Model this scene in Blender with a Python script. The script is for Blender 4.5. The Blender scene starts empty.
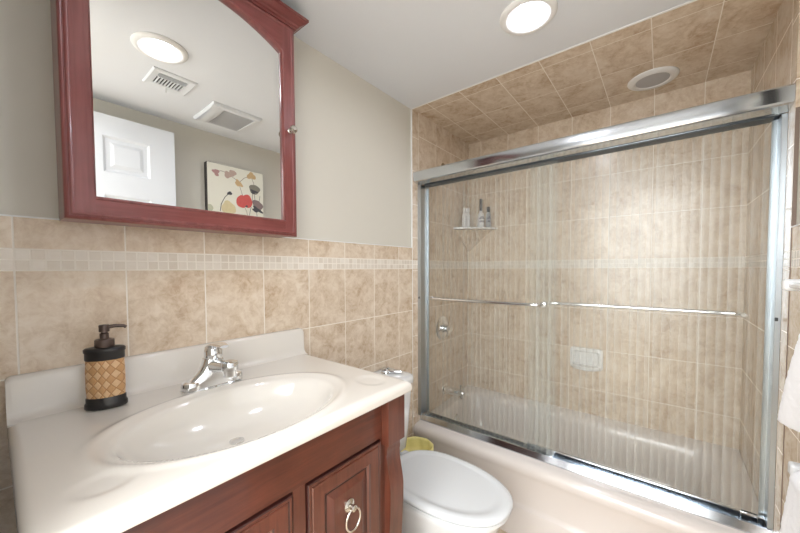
import bpy, bmesh, math, random
from mathutils import Vector, Matrix
random.seed(4)
sc = bpy.context.scene
COL = sc.collection
PI = math.pi
R = math.radians

# ------------------------------------------------------------------ camera
HC = 1.34                      # camera height; every height below is written relative to it
def Z(z): return z + HC
f_px, yaw, pit, rol, cx, cy = 327.886, R(38.867), R(1.994), R(-0.258), 398.19, 280.17
F = Vector((math.cos(pit)*math.cos(yaw), math.cos(pit)*math.sin(yaw), -math.sin(pit)))
U0 = Vector((math.sin(pit)*math.cos(yaw), math.sin(pit)*math.sin(yaw), math.cos(pit)))
R0 = Vector((math.sin(yaw), -math.cos(yaw), 0))
Rv = math.cos(rol)*R0 + math.sin(rol)*U0
Uv = -math.sin(rol)*R0 + math.cos(rol)*U0
cam = bpy.data.objects.new('camera', bpy.data.cameras.new('camera'))
COL.objects.link(cam)
m = Matrix((Rv, Uv, -F)).transposed().to_4x4()
m.translation = Vector((0, 0, HC))
cam.matrix_world = m
cam.data.sensor_width = 36
cam.data.lens = f_px/800*36
cam.data.shift_x = (400-cx)/800
cam.data.shift_y = (cy-266.5)/800
cam.data.clip_start = 0.02
sc.camera = cam

# ------------------------------------------------------------------ light + exposure
w = bpy.data.worlds.new('world'); sc.world = w; w.use_nodes = True
w.node_tree.nodes['Background'].inputs[0].default_value = (1, 1, 1, 1)
w.node_tree.nodes['Background'].inputs[1].default_value = 0.3
sc.view_settings.view_transform = 'Standard'
sc.view_settings.look = 'None'
sc.view_settings.gamma = 1
sc.view_settings.use_curve_mapping = False
sc.view_settings.exposure = 0.84
LAMP = 46.0                      # strength of the ceiling lamps' lenses
def area(name, loc, rot, sx, sy, power, col=(1, 1, 1)):
    l = bpy.data.lights.new(name, 'AREA'); l.shape = 'RECTANGLE'; l.size = sx; l.size_y = sy
    l.energy = power; l.color = col
    o = bpy.data.objects.new(name, l); o.location = loc; o.rotation_euler = rot
    COL.objects.link(o); return o
# added unseen fill lights in the hallway, under its ceiling and at far end
area('hallway_ceiling_fill', (-1.15, 0.2, 2.15), (0, 0, 0), 1.3, 2.2, 66, (.93, .965, 1))
area('hallway_end_fill', (-1.95, 0.2, 1.45), (0, R(-90), 0), 1.4, 1.5, 16, (.93, .965, 1))

# ------------------------------------------------------------------ helpers
def s2l(c):
    return tuple(((v/255)/12.92 if v/255 <= .04045 else ((v/255+.055)/1.055)**2.4) for v in c) + (1,)
class Nt:
    def __init__(s, name):
        s.m = bpy.data.materials.new(name); s.m.use_nodes = True
        s.t = s.m.node_tree; s.t.nodes.clear()
        s.out = s.t.nodes.new('ShaderNodeOutputMaterial')
    def n(s, typ, **kw):
        nd = s.t.nodes.new(typ)
        for k, v in kw.items(): setattr(nd, k, v)
        return nd
    def l(s, a, b): s.t.links.new(a, b)
    def setv(s, sock, v):
        if hasattr(v, 'is_linked') or isinstance(v, bpy.types.NodeSocket): s.l(v, sock)
        else: sock.default_value = v
    def math(s, op, a, b=None, c=None):
        nd = s.n('ShaderNodeMath', operation=op)
        s.setv(nd.inputs[0], a)
        if b is not None: s.setv(nd.inputs[1], b)
        if c is not None: s.setv(nd.inputs[2], c)
        return nd.outputs[0]
    def mix(s, fac, a, b, blend='MIX'):
        nd = s.n('ShaderNodeMix', data_type='RGBA', blend_type=blend)
        s.setv(nd.inputs[0], fac); s.setv(nd.inputs[6], a); s.setv(nd.inputs[7], b)
        return nd.outputs[2]
    def ramp(s, fac, stops):
        nd = s.n('ShaderNodeValToRGB'); e = nd.color_ramp.elements
        while len(e) < len(stops): e.new(0.5)
        for i, (p, c) in enumerate(stops): e[i].position = p; e[i].color = c
        s.l(fac, nd.inputs[0]); return nd.outputs[0]
    def noise(s, vec, scale, detail=4, rough=.6, dist=0.0):
        nd = s.n('ShaderNodeTexNoise'); s.setv(nd.inputs['Vector'], vec)
        nd.inputs['Scale'].default_value = scale; nd.inputs['Detail'].default_value = detail
        nd.inputs['Roughness'].default_value = rough; nd.inputs['Distortion'].default_value = dist
        return nd.outputs[0]
    def bsdf(s, color, rough=.5, metal=0., spec=.5, coat=0., bump=None, bstr=.2, bdist=.002, sheen=0.):
        b = s.n('ShaderNodeBsdfPrincipled')
        s.setv(b.inputs['Base Color'], color); s.setv(b.inputs['Roughness'], rough)
        b.inputs['Metallic'].default_value = metal
        b.inputs['Specular IOR Level'].default_value = spec
        b.inputs['Coat Weight'].default_value = coat
        b.inputs['Coat Roughness'].default_value = .06
        if bump is not None:
            bn = s.n('ShaderNodeBump'); bn.inputs['Strength'].default_value = bstr
            bn.inputs['Distance'].default_value = bdist
            s.l(bump, bn.inputs['Height']); s.l(bn.outputs[0], b.inputs['Normal'])
        s.l(b.outputs[0], s.out.inputs[0]); return b

def simple(name, rgb, rough=.5, metal=0., spec=.5, coat=0., var=.03, vscale=8., bump=0.):
    t = Nt(name); g = t.n('ShaderNodeNewGeometry')
    n = t.noise(g.outputs['Position'], vscale)
    c = s2l(rgb)
    d = tuple(max(0, v*(1-var*2)) for v in c[:3])+(1,)
    col = t.mix(n, d, c)
    if bump > 0:
        t.bsdf(col, rough, metal, spec, coat, bump=t.noise(g.outputs['Position'], 180, 3), bstr=bump, bdist=.001)
    else: t.bsdf(col, rough, metal, spec, coat)
    return t.m

def tile_mat(name, ua, va, pu, pv, uo, vo, mosaic=False, edge=None, dark=False):
    """ceramic travertine tile laid out in world metres: ua, va = axes, p = pitch, o = offset"""
    t = Nt(name); g = t.n('ShaderNodeNewGeometry'); sp = t.n('ShaderNodeSeparateXYZ')
    t.l(g.outputs['Position'], sp.inputs[0])
    ax = {'x': sp.outputs[0], 'y': sp.outputs[1], 'z': sp.outputs[2]}
    u = t.math('SUBTRACT', ax[ua], uo); v = t.math('SUBTRACT', ax[va], vo)
    if mosaic:      # above the mosaic strip the courses start again 5 cm higher
        above = t.math('GREATER_THAN', v, .0508)
        v2 = t.math('SUBTRACT', v, t.math('MULTIPLY', above, .0508))
        band = t.math('MULTIPLY', t.math('GREATER_THAN', v, 0.0), t.math('LESS_THAN', v, .0508))
    else: v2 = v
    def cell(c, p):
        q = t.math('DIVIDE', c, p); fl = t.math('FLOOR', q); fr = t.math('SUBTRACT', q, fl)
        d = t.math('MULTIPLY', t.math('MINIMUM', fr, t.math('SUBTRACT', 1.0, fr)), p)
        return fl, d
    iu, du = cell(u, pu); iv, dv = cell(v2, pv)
    d = t.math('MINIMUM', du, dv)
    if edge is not None:     # bullnose strip next to the tub edge: its own joints
        inb = t.math('LESS_THAN', ax[ua], edge)
        ie, de = cell(t.math('SUBTRACT', ax[va], vo-.012), .2)
        dx = t.math('ABSOLUTE', t.math('SUBTRACT', ax[ua], edge))
        de2 = t.math('MINIMUM', de, dx)
        d = t.math('ADD', t.math('MULTIPLY', inb, de2), t.math('MULTIPLY', t.math('SUBTRACT', 1.0, inb), t.math('MINIMUM', d, dx)))
    cmb = t.n('ShaderNodeCombineXYZ')
    t.l(t.math('MULTIPLY', iu, 3.17), cmb.inputs[0]); t.l(t.math('MULTIPLY', iv, 5.31), cmb.inputs[1])
    t.l(t.math('ADD', iu, t.math('MULTIPLY', iv, 7.7)), cmb.inputs[2])
    va_ = t.n('ShaderNodeVectorMath', operation='ADD'); t.l(g.outputs['Position'], va_.inputs[0]); t.l(cmb.outputs[0], va_.inputs[1])
    P = va_.outputs[0]
    n1 = t.noise(P, 9, 7, .66, .8); n2 = t.noise(P, 38, 6, .7, 1.0)
    n = t.math('ADD', t.math('MULTIPLY', n1, .62), t.math('MULTIPLY', n2, .38))
    col = t.ramp(n, [(.36, s2l((185, 157, 130))), (.46, s2l((209, 188, 163))), (.55, s2l((224, 207, 186))), (.68, s2l((234, 222, 206)))])
    wn = t.n('ShaderNodeTexWhiteNoise', noise_dimensions='3D'); t.l(cmb.outputs[0], wn.inputs['Vector'])
    col = t.mix(t.math('MULTIPLY', wn.outputs[0], .16), col, s2l((229, 212, 190)))
    grout = s2l((238, 230, 218))
    if mosaic:
        ju, eu = cell(u, .0256); jv, ev = cell(v, .0254)
        e = t.math('MINIMUM', eu, ev)
        c2 = t.n('ShaderNodeCombineXYZ'); t.l(ju, c2.inputs[0]); t.l(jv, c2.inputs[1])
        w2 = t.n('ShaderNodeTexWhiteNoise', noise_dimensions='3D'); t.l(c2.outputs[0], w2.inputs['Vector'])
        mc = t.ramp(w2.outputs[0], [(0, s2l((224, 214, 200))), (.5, s2l((234, 226, 214))), (1, s2l((242, 236, 226)))])
        mc = t.mix(t.math('MULTIPLY', n2, .35), mc, s2l((190, 170, 146)))
        col = t.mix(band, col, mc)
        d = t.math('ADD', t.math('MULTIPLY', band, e), t.math('MULTIPLY', t.math('SUBTRACT', 1.0, band), d))
    gm = t.math('SUBTRACT', 1.0, t.math('SMOOTHSTEP' if False else 'GREATER_THAN', d, .0018))
    col = t.mix(gm, col, grout)
    h = t.math('MINIMUM', t.math('DIVIDE', d, .003), 1.0)
    h = t.math('ADD', h, t.math('MULTIPLY', n2, .12))
    rough = t.math('ADD', .2, t.math('MULTIPLY', gm, .5))
    t.bsdf(col, rough, spec=.5, bump=h, bstr=.35, bdist=.0012)
    return t.m

def wood_mat(name, c1, c2, axis, rough=.28, coat=.4):
    t = Nt(name); g = t.n('ShaderNodeTexCoord')
    mp = t.n('ShaderNodeMapping'); sc_ = [26, 26, 26]; sc_['xyz'.index(axis)] = 1.6
    mp.inputs['Scale'].default_value = sc_
    t.l(g.outputs['Object'], mp.inputs[0])
    n1 = t.noise(mp.outputs[0], 3.2, 6, .6, .4)
    n2 = t.noise(g.outputs['Object'], 9, 3)
    n = t.math('ADD', t.math('MULTIPLY', n1, .65), t.math('MULTIPLY', n2, .35))
    col = t.ramp(n, [(.32, s2l(c1)), (.68, s2l(c2))])
    t.bsdf(col, rough, spec=.5, coat=coat, bump=n1, bstr=.05, bdist=.001)
    return t.m

def emis(name, rgb, st):
    t = Nt(name); e = t.n('ShaderNodeEmission'); e.inputs[0].default_value = s2l(rgb); e.inputs[1].default_value = st
    t.l(e.outputs[0], t.out.inputs[0]); return t.m

M = {}
M['paint'] = simple('wall_paint', (216, 211, 199), .6, bump=.05, var=.01)
M['ceiling'] = simple('ceiling_paint', (228, 230, 233), .8, var=.01)
M['fitting'] = simple('fitting_white', (226, 228, 230), .45, var=.01)
M['trim'] = simple('white_trim', (240, 239, 236), .35, var=.01)
M['door'] = simple('door_paint', (226, 228, 231), .35, var=.01)
ZM = Z(0.0)
Yw, Yo, X0, X1, Xt = 1.178, -.318, -.04, 2.327, 1.6
HCL = Z(.95)
M['tile_v'] = tile_mat('wainscot_tile_long_wall', 'x', 'z', .2047, .2525, .2388, ZM, mosaic=True)
M['tile_vs'] = tile_mat('shower_tile_long_wall', 'x', 'z', .197, .2525, 1.665, ZM, mosaic=True, edge=1.665)
M['tile_b'] = tile_mat('shower_tile_back_wall', 'y', 'z', .2047, .2525, .051, ZM, mosaic=True)
M['tile_c'] = tile_mat('shower_tile_ceiling', 'x', 'y', .2575, .2047, 1.677, .051)
M['floor'] = tile_mat('floor_tile', 'x', 'y', .305, .305, .1, .1)
M['chrome'] = simple('chrome', (232, 234, 236), .06, 1., var=.01)
M['satin'] = simple('polished_aluminium', (214, 219, 224), .14, 1., var=.015)
M['jamb'] = simple('grey_anodised_aluminium', (186, 194, 200), .3, 1., var=.01)
M['nickel'] = simple('brushed_nickel', (205, 200, 190), .22, 1., var=.02)
M['gasket'] = simple('dark_gasket', (66, 72, 76), .5)
M['marble'] = simple('cultured_marble', (229, 223, 214), .12, coat=.5, var=.015, vscale=5)
M['tub'] = simple('tub_acrylic', (224, 216, 210), .16, coat=.3, var=.01)
M['china'] = simple('vitreous_china', (232, 233, 233), .1, coat=.4, var=.008)
M['seat'] = simple('toilet_seat_plastic', (226, 228, 229), .2, var=.008)
M['wood_h'] = wood_mat('vanity_wood_horizontal', (68, 31, 21), (104, 54, 38), 'x')
M['wood_v'] = wood_mat('vanity_wood_vertical', (71, 34, 24), (110, 60, 44), 'z')
M['cherry_h'] = wood_mat('cabinet_cherry_horizontal', (112, 50, 47), (140, 76, 72), 'x')
M['cherry_v'] = wood_mat('cabinet_cherry_vertical', (112, 52, 50), (142, 80, 76), 'z')
M['glaze'] = simple('dark_glaze', (58, 28, 24), .35)
M['black'] = simple('black_resin', (38, 36, 36), .3)
M['bronze'] = simple('oil_rubbed_bronze', (92, 78, 72), .35, .6)
M['grille'] = simple('grille_grey', (205, 205, 206), .6)
M['slot'] = simple('vent_slot_dark', (70, 70, 72), .7)
M['lens_off'] = simple('frosted_lens', (188, 188, 190), .35)
M['lamp'] = emis('lamp_lens', (238, 243, 255), LAMP)
M['towel'] = simple('white_terry', (244, 244, 246), .9, bump=.8, var=.01)
M['bag'] = simple('yellow_liner', (250, 238, 160), .35, var=.08, vscale=30)
M['bin'] = simple('cream_bin', (226, 220, 196), .35)
M['bottle_w'] = simple('white_bottle', (238, 238, 240), .3)
M['bottle_g'] = simple('silver_grey_bottle', (170, 172, 178), .3)
M['capdark'] = simple('charcoal_cap', (44, 44, 50), .4)
M['ink'] = simple('label_ink', (84, 84, 92), .5)
def mirror_mat():
    t = Nt('mirror'); b = t.n('ShaderNodeBsdfGlossy'); b.inputs['Color'].default_value = (.9, .91, .9, 1); b.inputs['Roughness'].default_value = 0.0
    t.l(b.outputs[0], t.out.inputs[0]); return t.m
M['mirror'] = mirror_mat()
def glass_mat():
    """reeded safety glass: clear, faintly green, flute streaks and haze painted in as a milky film"""
    t = Nt('reeded_glass')
    tr = t.n('ShaderNodeBsdfTransparent'); tr.inputs[0].default_value = (.985, .988, .98, 1)
    g = t.n('ShaderNodeNewGeometry'); sp = t.n('ShaderNodeSeparateXYZ'); t.l(g.outputs['Position'], sp.inputs[0])
    q = t.math('DIVIDE', sp.outputs[1], FL); fr = t.math('FRACT', q)
    wn = t.n('ShaderNodeTexWhiteNoise', noise_dimensions='1D'); t.l(t.math('FLOOR', q), wn.inputs['W'])
    pw = t.math('POWER', fr, 1.6)
    fac = t.math('ADD', .04, t.math('MULTIPLY', pw, t.math('ADD', .08, t.math('MULTIPLY', wn.outputs[0], .11))))  # film strength: refraction streaks of the flutes put into colour
    df = t.n('ShaderNodeBsdfDiffuse'); df.inputs[0].default_value = s2l((236, 240, 236))
    tl = t.n('ShaderNodeBsdfTranslucent'); tl.inputs[0].default_value = s2l((236, 240, 236))
    m2 = t.n('ShaderNodeMixShader'); m2.inputs[0].default_value = .4; t.l(df.outputs[0], m2.inputs[1]); t.l(tl.outputs[0], m2.inputs[2])
    m3 = t.n('ShaderNodeMixShader'); t.l(fac, m3.inputs[0]); t.l(tr.outputs[0], m3.inputs[1]); t.l(m2.outputs[0], m3.inputs[2])
    fr_ = t.n('ShaderNodeFresnel'); fr_.inputs[0].default_value = 1.3
    gl = t.n('ShaderNodeBsdfGlossy'); gl.inputs[0].default_value = (1, 1, 1, 1); gl.inputs['Roughness'].default_value = .24
    m4 = t.n('ShaderNodeMixShader'); t.l(fr_.outputs[0], m4.inputs[0]); t.l(m3.outputs[0], m4.inputs[1]); t.l(gl.outputs[0], m4.inputs[2])
    t.l(m4.outputs[0], t.out.inputs[0]); return t.m
FL = .027
M['glass'] = glass_mat()
def weave_mat():
    t = Nt('woven_rattan'); g = t.n('ShaderNodeTexCoord'); sp = t.n('ShaderNodeSeparateXYZ'); t.l(g.outputs['Object'], sp.inputs[0])
    ang = t.math('MULTIPLY', t.math('ARCTAN2', sp.outputs[1], sp.outputs[0]), .036)
    a = t.math('DIVIDE', t.math('ADD', ang, sp.outputs[2]), .024); b = t.math('DIVIDE', t.math('SUBTRACT', ang, sp.outputs[2]), .024)
    ck = t.math('MODULO', t.math('ABSOLUTE', t.math('ADD', t.math('FLOOR', a), t.math('FLOOR', b))), 2.0)
    fa = t.math('FRACT', a); fb = t.math('FRACT', b)
    ea = t.math('MINIMUM', fa, t.math('SUBTRACT', 1.0, fa)); eb = t.math('MINIMUM', fb, t.math('SUBTRACT', 1.0, fb))
    e = t.math('MINIMUM', t.math('MINIMUM', ea, eb), .2)
    st = t.noise(g.outputs['Object'], 140, 3)
    col = t.mix(ck, s2l((205, 160, 112)), s2l((226, 192, 150)))
    col = t.mix(t.math('LESS_THAN', e, .05), col, s2l((172, 124, 80)))
    col = t.mix(t.math('MULTIPLY', st, .35), col, s2l((170, 118, 70)))
    t.bsdf(col, .4, bump=e, bstr=.8, bdist=.006); return t.m
M['weave'] = weave_mat()

class MB:
    def __init__(s): s.b = bmesh.new(); s.ms = []; s.cur = 0
    def mat(s, m):
        if m not in s.ms: s.ms.append(m)
        s.cur = s.ms.index(m); return s
    def _f(s, faces, smooth=False):
        for f in faces: f.material_index = s.cur; f.smooth = smooth
    def face(s, pts, smooth=False):
        f = s.b.faces.new([s.b.verts.new(p) for p in pts]); s._f([f], smooth); return f
    def box(s, x0, x1, y0, y1, z0, z1, bev=0, seg=2):
        x0, x1 = sorted((x0, x1)); y0, y1 = sorted((y0, y1)); z0, z1 = sorted((z0, z1))
        v = [s.b.verts.new(p) for p in ((x0,y0,z0),(x1,y0,z0),(x1,y1,z0),(x0,y1,z0),(x0,y0,z1),(x1,y0,z1),(x1,y1,z1),(x0,y1,z1))]
        fs = [s.b.faces.new([v[i] for i in q]) for q in ((3,2,1,0),(4,5,6,7),(0,1,5,4),(1,2,6,5),(2,3,7,6),(3,0,4,7))]
        s._f(fs)
        if bev > 0:
            es = list({e for f in fs for e in f.edges})
            r = bmesh.ops.bevel(s.b, geom=es, offset=bev, segments=seg, affect='EDGES', profile=.5)
            s._f(r['faces'], seg > 1)
        return s
    def rings(s, rings, close=True, cap0=False, cap1=False, smooth=True):
        vs = [[s.b.verts.new(p) for p in r] for r in rings]; fs = []
        n = len(vs[0])
        for a, b in zip(vs, vs[1:]):
            for i in range(n if close else n-1):
                j = (i+1) % n
                fs.append(s.b.faces.new((a[i], a[j], b[j], b[i])))
        s._f(fs, smooth)
        if cap0: f = s.b.faces.new(list(reversed(vs[0]))); s._f([f], False)
        if cap1: f = s.b.faces.new(vs[-1]); s._f([f], False)
        return s
    def lathe(s, prof, c=(0,0,0), axis='z', n=40, sx=1., sy=1., cap0=True, cap1=True, smooth=True):
        rs = []
        for r, h in prof:
            ring = []
            for i in range(n):
                a = 2*PI*i/n; p = (r*sx*math.cos(a), r*sy*math.sin(a), h)
                if axis == 'y': p = (p[0], -p[2], p[1])     # h grows towards -y
                if axis == 'x': p = (p[2], p[0], p[1])
                ring.append((c[0]+p[0], c[1]+p[1], c[2]+p[2]))
            rs.append(ring)
        return s.rings(rs, True, cap0, cap1, smooth)
    def tube(s, pts, rad, n=14, caps=True):
        pts = [Vector(p) for p in pts]; rs = []
        if not isinstance(rad, (list, tuple)): rad = [rad]*len(pts)
        up = None
        for i, p in enumerate(pts):
            t = (pts[min(i+1, len(pts)-1)]-pts[max(i-1, 0)]).normalized()
            if up is None: up = t.orthogonal().normalized()
            up = (up - t*up.dot(t)).normalized(); sd = t.cross(up)
            rs.append([tuple(p+rad[i]*(math.cos(2*PI*k/n)*up+math.sin(2*PI*k/n)*sd)) for k in range(n)])
        return s.rings(rs, True, caps, caps, True)
    def torus(s, c, Rr, r, ax='y', n=40, k=12, sx=1):
        rs = []
        for i in range(n+1):
            a = 2*PI*i/n; ring = []
            for j in range(k):
                b = 2*PI*j/k; q = Rr+r*math.cos(b); h = r*math.sin(b)
                if ax == 'y': ring.append((c[0]+q*math.cos(a)*sx, c[1]+h, c[2]+q*math.sin(a)))
                else: ring.append((c[0]+q*math.cos(a), c[1]+q*math.sin(a), c[2]+h))
            rs.append(ring)
        return s.rings(rs, True)
    def prism(s, poly, ax, a, b, smooth=False, bev=0, seg=2):
        """poly = 2-D outline, extruded along ax from a to b"""
        def P(p, h):
            return {'x': (h, p[0], p[1]), 'y': (p[0], h, p[1]), 'z': (p[0], p[1], h)}[ax]
        lo = [s.b.verts.new(P(p, a)) for p in poly]; hi = [s.b.verts.new(P(p, b)) for p in poly]
        n = len(poly); fs = []
        for i in range(n):
            j = (i+1) % n; f = s.b.faces.new((lo[i], lo[j], hi[j], hi[i])); fs.append(f)
        s._f(fs, smooth)
        c0 = s.b.faces.new(list(reversed(lo))); c1 = s.b.faces.new(hi); s._f([c0, c1])
        if bev > 0:
            es = list({e for f in (c0, c1) for e in f.edges})
            r = bmesh.ops.bevel(s.b, geom=es, offset=bev, segments=seg, affect='EDGES', profile=.5); s._f(r['faces'], True)
        return s
    def grid(s, fn, nu, nv, smooth=True):
        vs = [[s.b.verts.new(fn(i/nu, j/nv)) for j in range(nv+1)] for i in range(nu+1)]
        fs = []
        for i in range(nu):
            for j in range(nv):
                fs.append(s.b.faces.new((vs[i][j], vs[i+1][j], vs[i+1][j+1], vs[i][j+1])))
        s._f(fs, smooth); return s
    def build(s, name, parent=None, origin=None, weld=True, sharp=40):
        if weld: bmesh.ops.remove_doubles(s.b, verts=s.b.verts, dist=1e-5)
        bmesh.ops.recalc_face_normals(s.b, faces=s.b.faces)
        for e in s.b.edges:
            if len(e.link_faces) == 2 and e.calc_face_angle(0) > R(sharp): e.smooth = False
        if origin is not None: bmesh.ops.translate(s.b, verts=s.b.verts, vec=-Vector(origin))
        me = bpy.data.meshes.new(name); s.b.to_mesh(me); s.b.free()
        for mm in s.ms: me.materials.append(M[mm])
        o = bpy.data.objects.new(name, me); COL.objects.link(o)
        if origin is not None: o.location = origin
        if parent is not None:
            o.parent = parent
            o.location = Vector(o.location) - abs_loc(parent)
        return o
def abs_loc(o):
    v = Vector(o.location)
    while o.parent: o = o.parent; v += o.location
    return v
def tag(o, label=None, cat=None, group=None, kind=None):
    if label: o['label'] = label
    if cat: o['category'] = cat
    if group: o['group'] = group
    if kind: o['kind'] = kind
    return o
def thing(name, loc, label, cat, group=None):
    o = bpy.data.objects.new(name, None); COL.objects.link(o); o.location = loc; o.empty_display_size = .05
    return tag(o, label, cat, group)
def struct(o, label=None, cat=None): return tag(o, label, cat, kind='structure')
def rrect(x0, x1, y0, y1, r, n=6):
    """rounded rectangle outline; r = one radius or four (x1y1, x0y1, x0y0, x1y0)"""
    rr = r if isinstance(r, (list, tuple)) else [r]*4; out = []
    for k, (px, py, sx, sy) in enumerate(((x1, y1, 1, 1), (x0, y1, -1, 1), (x0, y0, -1, -1), (x1, y0, 1, -1))):
        q = max(rr[k], 1e-4); cx_, cy_ = px-sx*q, py-sy*q
        for i in range(n+1):
            a = PI/2*k + PI/2*i/n; out.append((cx_+q*math.cos(a), cy_+q*math.sin(a)))
    return out
def ease(t): t = max(0., min(1., t)); return t*t*(3-2*t)

# ================================================================== SETTING
o = MB().mat('floor').box(X0-2.1, X1+.1, Yo-.9, Yw+.1, -.05, 0).build('floor'); struct(o, 'beige tiled floor of the bathroom', 'floor')
o = MB().mat('ceiling').box(X0-2.1, Xt, Yo-.9, Yw+.1, HCL, HCL+.05).build('ceiling'); struct(o, 'smooth white painted ceiling over vanity and toilet', 'ceiling')
o = MB().mat('tile_c').box(Xt, X1+.1, Yo-.1, Yw+.1, HCL, HCL+.05).build('ceiling'); struct(o, 'brown tiled ceiling over the bathtub', 'ceiling')
o = MB().mat('trim').box(Xt-.006, Xt+.002, Yo, Yw, HCL-.003, HCL+.001).build('trim_1'); struct(o, 'thin white bead where white ceiling meets tiled ceiling', 'trim')
wt = Z(.125)
# vanity wall
o = MB().mat('paint').box(X0-.11, Xt, Yw+.008, Yw+.1, 0, HCL).build('wall_vanity'); struct(o, 'greige painted wall behind vanity and toilet', 'wall')
o = MB().mat('tile_v').box(X0, Xt, Yw, Yw+.0079, 0, wt).mat('trim').box(X0, Xt, Yw-.002, Yw+.0079, wt, wt+.004).build('trim_2'); struct(o, 'beige tile wainscot with mosaic strip behind the vanity', 'tile wainscot')  # cap strip: bullnose highlight put into its white colour
o = MB().mat('tile_vs').box(Xt, X1, Yw-.002, Yw+.1, 0, HCL).build('wall_faucet'); struct(o, 'tiled shower wall that carries the tap and spout', 'wall')
o = MB().mat('trim').box(Xt-.003, Xt-.0001, Yw-.0022, Yw+.008, 0, HCL-.003).build('trim_3'); struct(o, 'thin bead along the edge of the shower tile', 'trim')
o = MB().mat('tile_b').box(X1, X1+.1, Yo-.1, Yw+.1, 0, HCL).build('wall_back'); struct(o, 'long tiled wall behind the bathtub', 'wall')
o = MB().mat('tile_vs').box(Xt, X1, Yo-.1, Yo+.002, 0, HCL).build('wall_tub_end'); struct(o, 'tiled wall at the right end of the bathtub', 'wall')
o = MB().mat('paint').box(X0-.11, Xt, Yo-.1, Yo-.008, 0, HCL).build('wall_opposite'); struct(o, 'greige painted wall opposite the vanity, seen in mirror', 'wall')
o = MB().mat('tile_v').box(X0+.9, Xt, Yo-.0079, Yo, 0, wt).mat('trim').box(X0+.9, Xt, Yo-.0079, Yo+.002, wt, wt+.004).build('trim_4'); struct(o, 'beige tile wainscot beside the towels', 'tile wainscot')  # white cap strip again carries the painted bullnose highlight
M['joint'] = simple('tile_joint', (134, 116, 104), .6)
o = MB().mat('joint').box(Xt-.0015, Xt-.0001, Yo-.0079, Yo+.0021, 0, Z(.5)).build('trim_5'); struct(o, 'dark joint beside the tub end tile', 'trim')
# doorway wall behind the camera, with a lit hallway beyond
dy0, dy1, dh = -.215, .56, Z(.85)
mb = MB().mat('paint').box(X0-.11, X0, Yo, dy0, 0, HCL).box(X0-.11, X0, dy1, Yw+.008, 0, HCL).box(X0-.11, X0, dy0, dy1, dh, HCL)
o = mb.build('wall_left'); struct(o, 'painted wall with the open doorway', 'wall')
mb = MB().mat('trim')
for (a, b, c, d) in ((dy0-.06, dy0, 0, dh+.06), (dy1, dy1+.06, 0, dh+.06), (dy0, dy1, dh, dh+.06)): mb.box(X0, X0+.012, a, b, c, d)
o = mb.build('trim_6'); struct(o, 'white casing around the doorway', 'trim')
mb = MB().mat('trim').box(-2.15, -2.05, -1.2, 1.6, 0, HCL).box(-2.05, X0-.11, 1.5, 1.6, 0, HCL).box(-2.05, X0-.11, -1.22, -1.12, 0, HCL).box(X0-.11, X0-.1, -1.12, Yo, 0, HCL)
o = mb.build('wall_hall'); struct(o, 'white hallway walls beyond the doorway', 'wall')
# open panelled door lying along the opposite wall
dx0, dx1, dyf, dyb, dt = -.027, .733, -.225, -.26, Z(.842)
mb = MB().mat('door')
cols = ((.10, .31), (.397, .606)); rows = ((.533, .73), (-.28, .41), (-1.08, -.42))
xs = [dx0, .10, .31, .397, .606, dx1]; zs = [.012-HC, -1.08, -.42, -.28, .41, .533, .73, .842]
for i in range(5):
    for j in range(7):
        if i in (1, 3) and j in (1, 3, 5):
            x0, x1, z0, z1 = xs[i], xs[i+1], Z(zs[j]), Z(zs[j+1])
            def rc(d, y): return [(x0+d, y, z0+d), (x1-d, y, z0+d), (x1-d, y, z1-d), (x0+d, y, z1-d)]
            mb.rings([rc(0, dyf), rc(.012, dyf-.009), rc(.03, dyf-.009), rc(.048, dyf-.002)], cap1=True, smooth=False)
            mb.face([(x0, dyb, z0), (x1, dyb, z0), (x1, dyb, z1), (x0, dyb, z1)])
        else:
            for y in (dyf, dyb): mb.face([(xs[i], y, Z(zs[j])), (xs[i+1], y, Z(zs[j])), (xs[i+1], y, Z(zs[j+1])), (xs[i], y, Z(zs[j+1]))])
for x in (dx0, dx1): mb.face([(x, dyf, .012), (x, dyb, .012), (x, dyb, dt), (x, dyf, dt)])
for z in (.012, dt): mb.face([(dx0, dyf, z), (dx1, dyf, z), (dx1, dyb, z), (dx0, dyb, z)])
door = mb.build('door_1', weld=True); struct(door, 'white panelled door standing open, seen in mirror', 'door')
MB().mat('nickel').lathe([(.026, 0), (.026, .006), (.01, .012), (.01, .03), (.024, .04), (.028, .05), (.02, .062), (.0, .064)][:-1], (.68, dyf+.0, .95), 'y').build('door_handle', door)
for o_ in (bpy.data.objects['door_handle'],): o_.scale = (1, -1, 1); o_.location.y = 2*dyf

# ================================================================== BATHTUB
tub = thing('bathtub', (1.96, .43, 0), 'off-white alcove bathtub behind the sliding glass doors', 'bathtub')
ty0, ty1 = Yo+.003, Yw-.003; tx1 = X1-.001
RZ = -.952
mb = MB().mat('tub')
def tl(x0, x1, y0, y1, r, zf, zb):
    pts = rrect(x0, x1, y0, y1, r, 8)
    return [(x, y, Z(zf+(zb-zf)*ease((x-1.74)/.4))) for x, y in pts]
prof_front = [  # (x_front, z) from the floor up over the skirt to the rim
    (1.604, -HC), (1.604, -1.19), (1.607, -1.183), (1.614, -1.176), (1.616, -1.16), (1.613, -1.03), (1.606, -1.012), (1.602, -.995), (1.604, -.978), (1.613, -.965), (1.63, -.957), (1.655, RZ-.003), (1.665, RZ-.003), (1.668, RZ)]
rings = []
for x, z in prof_front: rings.append([(px, py, Z(z) if z < -.96 else Z(z)) for px, py in rrect(x, tx1, ty0, ty1, .0008, 8)])
mb.rings(rings[:], smooth=True)
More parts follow.
